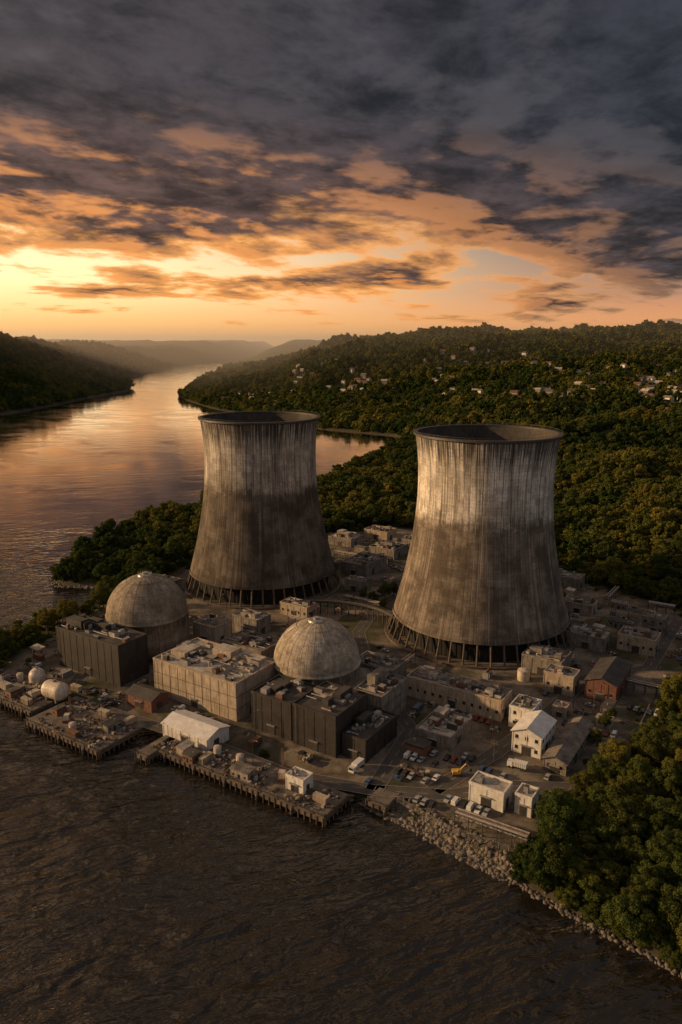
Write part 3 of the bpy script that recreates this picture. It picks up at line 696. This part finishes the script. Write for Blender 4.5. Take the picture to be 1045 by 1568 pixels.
# ------------------------------------------------------------------ foliage
def leafmat(name,c1,c2,c3,c4):
    m=D.materials.new(name); m.use_nodes=True; nt=m.node_tree; nt.nodes.clear(); T=NT(nt)
    o=T.n('ShaderNodeOutputMaterial'); d=T.n('ShaderNodeBsdfDiffuse'); tr=T.n('ShaderNodeBsdfTranslucent'); mx=T.n('ShaderNodeMixShader')
    rnd=T.n('ShaderNodeObjectInfo').outputs['Random']; pos=T.n('ShaderNodeNewGeometry').outputs['Position']
    big=T.noise(pos,.009,3,.65)
    f=T.m('ADD',T.m('MULTIPLY',rnd,.5),T.m('MULTIPLY',T.sm(big,.38,.60),.5))
    col=T.ramp(f,[(0,c1),(.45,c2),(.75,c3),(1,c4)])
    hi=T.m('FRACT',T.m('MULTIPLY',rnd,17.3)); col=T.mix(T.sm(hi,.5,1.,0.,.6),col,(.020,.034,.011))
    T.put(d.inputs[0],col); T.put(tr.inputs[0],col); mx.inputs[0].default_value=.25
    T.L.new(d.outputs[0],mx.inputs[1]);T.L.new(tr.outputs[0],mx.inputs[2]);T.L.new(mx.outputs[0],o.inputs[0]); return m
LEAF=leafmat('foliage_leaves',(.032,.056,.015),(.072,.090,.021),(.145,.138,.028),(.19,.15,.03))
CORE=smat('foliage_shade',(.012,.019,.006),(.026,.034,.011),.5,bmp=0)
BARK=smat('bark',(.04,.03,.022),(.09,.07,.05),.8)
def tree_mesh(name,seed,H,R,nleaf,ls,lobes=12,lr=(.30,.46)):
    g=np.random.default_rng(seed)
    b=MB(); b.beam((0,0,-1.5),(0,0,H*.45),.035*H,2,7,.02*H)
    C=[];rd=[]
    for k in range(lobes):
        t=k/(lobes-1); a=k*2.4+g.random()*.8; q=g.uniform(.25,.85) if k<lobes-1 else .1
        zz=H*(.33+.55*t*.95)+g.normal()*H*.03; w=R*math.sqrt(max(.08,1-((zz/H-.5)/.52)**2))
        C.append((math.cos(a)*w*q,math.sin(a)*w*q,zz)); rd.append(R*g.uniform(*lr)*(1-.25*t))
    for k in range(0,lobes,2): c=C[k]; b.beam((0,0,H*g.uniform(.2,.4)),c,.014*H,2,5,.004*H)
    C=np.array(C);rd=np.array(rd)
    V=[np.array(b.v)];F4=[list(f) for f in b.f]
    vs=[];fs=[];off=len(b.v)
    for c,r in zip(C,rd):
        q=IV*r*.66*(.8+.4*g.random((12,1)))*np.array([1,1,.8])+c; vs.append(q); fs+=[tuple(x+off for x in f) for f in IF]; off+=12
    k=g.choice(lobes,nleaf,p=rd**2/np.sum(rd**2)); d=g.normal(size=(nleaf,3)); d[:,2]+=.3; d/=np.linalg.norm(d,axis=1)[:,None]
    rr_=rd[k]*(.66+.58*g.random(nleaf)**.9); P=C[k]+d*rr_[:,None]*np.array([1,1,.82])
    nrm=d+g.normal(size=(nleaf,3))*.55; nrm/=np.linalg.norm(nrm,axis=1)[:,None]
    t=np.cross(nrm,g.normal(size=(nleaf,3))); t/=np.linalg.norm(t,axis=1)[:,None]; s=np.cross(nrm,t)
    L_=ls*(.6+.8*g.random(nleaf))[:,None]
    q=np.stack([P-t*L_,P-s*L_*.6+nrm*L_*.15,P+t*L_,P+s*L_*.6+nrm*L_*.15],1).reshape(-1,3)
    lf=(np.arange(nleaf*4).reshape(-1,4)+off)
    allv=np.concatenate([V[0]]+vs+[q]); faces=F4+fs+[tuple(x) for x in lf.tolist()]
    me=D.meshes.new(name); me.from_pydata(allv.tolist(),[],faces)
    for m in(LEAF,CORE,BARK): me.materials.append(m)
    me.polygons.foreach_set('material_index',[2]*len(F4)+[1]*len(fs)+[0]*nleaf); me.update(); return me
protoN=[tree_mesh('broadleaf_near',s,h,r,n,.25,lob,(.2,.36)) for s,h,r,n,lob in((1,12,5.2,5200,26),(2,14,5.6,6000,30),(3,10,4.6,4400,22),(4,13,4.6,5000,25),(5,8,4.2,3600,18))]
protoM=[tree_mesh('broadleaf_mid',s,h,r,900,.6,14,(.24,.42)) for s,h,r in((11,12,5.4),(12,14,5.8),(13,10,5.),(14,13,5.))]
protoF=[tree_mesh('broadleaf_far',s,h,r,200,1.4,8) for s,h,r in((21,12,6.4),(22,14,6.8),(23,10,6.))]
def gn_forest(name,protos,P,S,Rz,idx):
    c=D.collections.new(name+'_kinds')
    for k,me in enumerate(protos): c.objects.link(D.objects.new('%s_kind_%s'%(name,chr(97+k)),me))
    me=D.meshes.new(name); me.vertices.add(len(P)); me.vertices.foreach_set('co',P.astype(np.float32).ravel())
    a=me.attributes.new('scl','FLOAT_VECTOR','POINT'); a.data.foreach_set('vector',S.astype(np.float32).ravel())
    a=me.attributes.new('rot','FLOAT_VECTOR','POINT'); a.data.foreach_set('vector',np.stack([Rz*0,Rz*0,Rz],-1).astype(np.float32).ravel())
    a=me.attributes.new('kind','INT','POINT'); a.data.foreach_set('value',idx.astype(np.int32))
    o=obj(name,me); g=D.node_groups.new(name+'_gn','GeometryNodeTree')
    g.interface.new_socket('Geometry',in_out='INPUT',socket_type='NodeSocketGeometry'); g.interface.new_socket('Geometry',in_out='OUTPUT',socket_type='NodeSocketGeometry')
    N=g.nodes.new; gi=N('NodeGroupInput');go=N('NodeGroupOutput');ip=N('GeometryNodeInstanceOnPoints');ci=N('GeometryNodeCollectionInfo')
    ci.inputs['Collection'].default_value=c; ci.inputs['Separate Children'].default_value=True; ci.inputs['Reset Children'].default_value=True
    def na(n,t):
        x=N('GeometryNodeInputNamedAttribute'); x.data_type=t; x.inputs['Name'].default_value=n; return [q for q in x.outputs if q.enabled][0]
    L=g.links.new; L(gi.outputs[0],ip.inputs['Points']); L(ci.outputs[0],ip.inputs['Instance']); ip.inputs['Pick Instance'].default_value=True
    L(na('kind','INT'),ip.inputs['Instance Index']); L(na('rot','FLOAT_VECTOR'),ip.inputs['Rotation']); L(na('scl','FLOAT_VECTOR'),ip.inputs['Scale'])
    L(ip.outputs[0],go.inputs[0]); md=o.modifiers.new('forest','NODES'); md.node_group=g; return o
def house_mesh(seed):
    r=random.Random(seed); L_,W_,h=r.uniform(12,18),r.uniform(8,11),r.uniform(4.5,7.); g=3.2; b=MB()
    b.box(-L_/2,L_/2,-W_/2,W_/2,-5,h,0); b.add([(-L_/2,-W_/2,h),(-L_/2,W_/2,h),(-L_/2,0,h+g),(L_/2,-W_/2,h),(L_/2,W_/2,h),(L_/2,0,h+g)],[(0,2,1),(3,4,5)],0)
    for s in(-1,1):
        vs=[(-L_/2-.6,0,h+g+.05),(L_/2+.6,0,h+g+.05),(L_/2+.6,s*(W_/2+.7),h-.35),(-L_/2-.6,s*(W_/2+.7),h-.35)]; b.add(vs+[(x,y,z+.3) for x,y,z in vs],[(3,2,1,0),(4,5,6,7),(0,1,5,4),(1,2,6,5),(2,3,7,6),(3,0,4,7)],1)
    b.box(L_*.2,L_*.2+1,.6,1.6,h,h+g+1.6,3)
    for z in(1.2,4.2):
        if z+1.5>h: continue
        for i in range(4):
            x=-L_/2+L_*(i+.5)/4
            for s in(-1,1): b.box(x-.6,x+.6,min(s*W_/2,s*(W_/2+.06)),max(s*W_/2,s*(W_/2+.06)),z,z+1.4,2)
        for s in(-1,1):
            for y in(-2,2): b.box(min(s*L_/2,s*(L_/2+.06)),max(s*L_/2,s*(L_/2+.06)),y-.5,y+.5,z,z+1.4,2)
    return b.mesh('house',[['housew','tan','tankw','tan','gray'][seed%5],['roofg','rust','roofd','roofl'][(seed//2)%4],'glass','brick'])
houses=[house_mesh(i) for i in range(15)]
HP=[]
hr=random.Random(9)
for (x0,x1,y0,y1,n) in((-330,-150,1950,2350,26),(-150,120,2050,2500,34),(250,700,2000,2500,44),(380,780,1420,1800,76),(700,1000,1700,2100,30),(370,460,1120,1220,8),(150,330,1650,1900,10),(560,700,1150,1450,12)):
    for _ in range(n):
        HP.append((hr.uniform(x0,x1),hr.uniform(y0,y1)))
HP=np.array(HP); hz,hsd,_=terrain(HP[:,0],HP[:,1]); keep=hsd>15; HP=HP[keep]; hz=hz[keep]
sel=[]
for k,(p_,z_) in enumerate(zip(HP,hz)):
    if all(hypot(p_[0]-q[0],p_[1]-q[1])>21 for q in sel): sel.append(p_); obj('house',hr.choice(houses),(p_[0],p_[1],z_+2.4),hr.uniform(-1.25,-.1),scale=hr.uniform(.75,1.3))
HP=np.array(sel)
def band(y0,y1,sp,smin,smax,nk,kx=.52,mx=110,jit=.5):
    ys_=np.arange(y0,y1,sp); X=[];Y=[]
    for y in ys_:
        w=kx*y+mx; x=np.arange(-w,w,sp); X.append(x); Y.append(np.full(len(x),y))
    X=np.concatenate(X);Y=np.concatenate(Y); X=X+RNG.uniform(-jit,jit,len(X))*sp; Y=Y+RNG.uniform(-jit,jit,len(Y))*sp
    z,sd,pd=terrain(X,Y)
    ok=(sd>1.6)&(pd>1.5)
    ok&=(fbm(X/60+9,Y/60+2,2)>.13)
    X,Y,z=X[ok],Y[ok],z[ok]
    if y1>1000:
        for k_,(hx,hy) in enumerate(HP):
            ok=~((np.abs(X-hx)<13)&(Y<hy+11)&(Y>hy-(24+(k_*37)%26))); X,Y,z=X[ok],Y[ok],z[ok]
    n=len(X); s=(smin+(smax-smin)*RNG.random(n)**1.6)*(.8+.45*fbm(X/70,Y/70,2)); S=np.stack([s*RNG.uniform(.9,1.15,n),s*RNG.uniform(.9,1.15,n),s*RNG.uniform(.8,1.15,n)],-1)
    return np.stack([X,Y,z-.4],-1),S,RNG.random(n)*6.28,RNG.integers(0,nk,n)
gn_forest('riverbank_forest',protoN,*band(60,520,6.6,.6,1.4,5,.5,60))
gn_forest('woodland',protoM,*band(520,1300,8.,.6,1.6,4))
gn_forest('hillside_forest',protoF,*band(1300,2700,11.5,.7,1.75,3))
gn_forest('distant_forest',protoF,*band(2700,5200,20,1.4,2.6,3))
P=np.concatenate([np.stack([RNG.uniform(-210,210,3600),RNG.uniform(205,640,3600)],-1),np.stack([RNG.uniform(45,140,2500),RNG.uniform(120,215,2500)],-1)]); z,sd,pd=terrain(P[:,0],P[:,1]); 
edge=(((pd<0)&(pd>-9))|((pd>=0)&(pd<5))|((sd<8)&(pd>0)))&(sd>1.)&(RNG.random(len(P))<.85)
edge&=np.array([free(px,py,1.) for px,py in P]); P=P[edge]; z=z[edge]; n=len(P); s=RNG.uniform(.15,.42,n)*np.where(pd[edge]>0,1.25,1.)
gn_forest('shrubs',protoN[2:],np.stack([P[:,0],P[:,1],z-s*3.],-1),np.stack([s*1.3,s*1.3,s],-1),RNG.random(n)*6.28,RNG.integers(0,3,n))
for k,(x,y,s) in enumerate([(20,448,.7),(28,455,.9),(8,446,.6),(34,462,.8),(100,283,.7),(104,279,.6),(-150,400,.8),(118,300,.5),(130,465,.9),(140,455,.8),(-125,425,.7),(112,291,.55),(26,440,.6),(14,455,.65)]):
    obj('broadleaf_tree',protoN[k%5],(x,y,0),k*1.3,scale=s)
# ------------------------------------------------------------------ evening haze in the valley (a real scattering volume)
hm=D.materials.new('evening_haze'); hm.use_nodes=True; nt=hm.node_tree; nt.nodes.clear(); T=NT(nt)
o=T.n('ShaderNodeOutputMaterial'); vs_=T.n('ShaderNodeVolumeScatter'); vs_.inputs['Density'].default_value=1.4e-4; vs_.inputs['Anisotropy'].default_value=.35; vs_.inputs['Color'].default_value=(.95,.86,.79,1)
T.L.new(vs_.outputs[0],o.inputs['Volume'])
mb=MB(); mb.box(-9000,9000,2150,15500,-12,270); obj('haze',mb.mesh('haze',[hm]))
# ------------------------------------------------------------------ world
SAZ,SEL=-84,15
w=D.worlds.new('World'); scene.world=w; w.use_nodes=True; nt=w.node_tree; nt.nodes.clear(); T=NT(nt)
out=T.n('ShaderNodeOutputWorld'); bg=T.n('ShaderNodeBackground'); T.L.new(bg.outputs[0],out.inputs[0]); bg.inputs[1].default_value=.1
sky=T.n('ShaderNodeTexSky',sky_type='NISHITA'); sky.sun_disc=False; sky.sun_elevation=rad(SEL); sky.sun_rotation=rad(SAZ); sky.dust_density=3
dr=T.n('ShaderNodeTexCoord').outputs['Generated']; d=T.sep(dr)
az=T.m('ARCTAN2',d[0],d[1]); el=T.m('ARCSINE',d[2]); elp=T.m('MAXIMUM',el,0.)
left=T.sm(az,-.5,.42,1.,0.); away=T.sm(T.m('ABSOLUTE',T.m('ADD',az,.6)),1.1,2.3)
e2=T.m('MULTIPLY',elp,2.)
cl=T.ramp(e2,[(0,(1.05,.47,.14)),(.05,(1.25,.68,.23)),(.16,(1.6,1.10,.56)),(.30,(1.35,.98,.60)),(.46,(.38,.38,.38)),(.78,(.18,.19,.22)),(1,(.95,.60,.35))])  # topmost stop: unseen warm cloud gap, added for glints on the water
cr=T.ramp(e2,[(0,(.80,.34,.12)),(.05,(.85,.36,.14)),(.12,(.50,.26,.16)),(.25,(.17,.145,.15)),(.5,(.12,.125,.15)),(.78,(.08,.09,.10)),(1,(.16,.14,.13))])
clear=T.mix(left,cr,cl); clear=T.mix(away,clear,T.ramp(e2,[(0,(.42,.37,.36)),(.3,(.35,.33,.34)),(1,(.24,.24,.27))]))  # away: unseen sky behind the camera, brightened as added fill light
zz=T.m('ADD',T.m('MAXIMUM',d[2],0.),.10)
px=T.m('DIVIDE',d[0],zz); py_=T.m('DIVIDE',d[1],zz)
cvx=T.m('ADD',T.m('MULTIPLY',px,1.15),T.m('MULTIPLY',py_,.22)); cvy=T.m('SUBTRACT',py_,T.m('MULTIPLY',px,.45))
cv=T.comb(cvx,cvy,8.3); cvb=T.vm('ADD',cv,(-.15,.20,0.))
n1=T.noise(cv,.78,8,.57,.2); n1b=T.noise(cvb,.78,5,.57,.2); n2=T.noise(cv,3.2,6,.64,.2)
B=T.ramp(T.m('MULTIPLY',elp,2.0),[(0,(.20,)*3),(.036,(.34,)*3),(.08,(.485,)*3),(.18,(.55,)*3),(.31,(.71,)*3),(.76,(.76,)*3),(1,(.52,)*3)])  # cover thins above the view to open the added bright gap
dd=T.m('ADD',T.m('MULTIPLY',n1,1.25),T.m('SUBTRACT',B,.66))
dd=T.m('SUBTRACT',dd,T.m('MULTIPLY',left,T.sm(elp,.10,.34,.11,.03)))
dd=T.m('ADD',dd,T.m('MULTIPLY',T.m('SUBTRACT',n2,.5),.17))
cov=T.sm(dd,.39,.49); thick=T.sm(dd,.43,.60)
lit=T.sm(T.m('ADD',T.m('SUBTRACT',n1,n1b),T.m('MULTIPLY',T.m('SUBTRACT',n2,.5),.10)),.0,.09)
gl=T.m('SUBTRACT',1.,T.m('SQRT',T.m('ADD',T.m('POWER',T.m('DIVIDE',T.m('ADD',az,.42),1.05),2.),T.m('POWER',T.m('DIVIDE',T.m('SUBTRACT',el,.06),.25),2.))),clamp=True)
gl=T.sm(gl,0.,.62)
edgec=T.mix(gl,(.15,.13,.135),(1.1,.46,.12)); darkc=T.mix(left,(.024,.024,.031),(.045,.035,.035)); darkc=T.mix(T.m('MULTIPLY',gl,.45),darkc,(.16,.075,.05))
tex=T.sm(n2,.3,.7,.45,1.9); darkc=T.mix(1.,darkc,T.comb(tex,tex,tex),'MULTIPLY')
cc=T.mix(thick,edgec,darkc)
cc=T.mix(T.m('MULTIPLY',lit,T.sm(gl,0.,1.,.45,.75)),cc,T.mix(gl,(.10,.09,.095),(1.0,.38,.10)))
cc=T.mix(T.m('MULTIPLY',away,.8),cc,(.26,.245,.25))  # unseen clouds behind the camera lifted for the same fill light
fin=T.mix(cov,clear,cc)
fin=T.mix(T.sm(el,-.06,-.005,1.,0.),fin,(.03,.03,.03))
fin=T.vm('MULTIPLY',fin,(10,10,10)); sk=T.vm('MULTIPLY',sky.outputs[0],(.05,.05,.05)); fin=T.vm('ADD',fin,sk)
T.L.new(fin,bg.inputs[0])
# ------------------------------------------------------------------ sun
S=Vector((math.sin(rad(SAZ))*math.cos(rad(SEL)),math.cos(rad(SAZ))*math.cos(rad(SEL)),math.sin(rad(SEL))))
l=D.lights.new('sun','SUN'); l.energy=5.; l.angle=rad(1.5); l.color=(1.,.64,.32); o=D.objects.new('sun',l); COL.objects.link(o); o.rotation_euler=S.to_track_quat('Z','Y').to_euler()
# ------------------------------------------------------------------ camera
c=D.cameras.new('camera'); cam=D.objects.new('camera',c); COL.objects.link(cam); scene.camera=cam
cam.location=(0,0,160); cam.rotation_euler=(rad(90-12.7),0,0); c.sensor_fit='VERTICAL'; c.sensor_height=36; c.lens=18/math.tan(math.atan(784/1150)); c.clip_end=40000; c.clip_start=1
scene.view_settings.view_transform='Standard'; scene.view_settings.look='None'; scene.view_settings.exposure=0
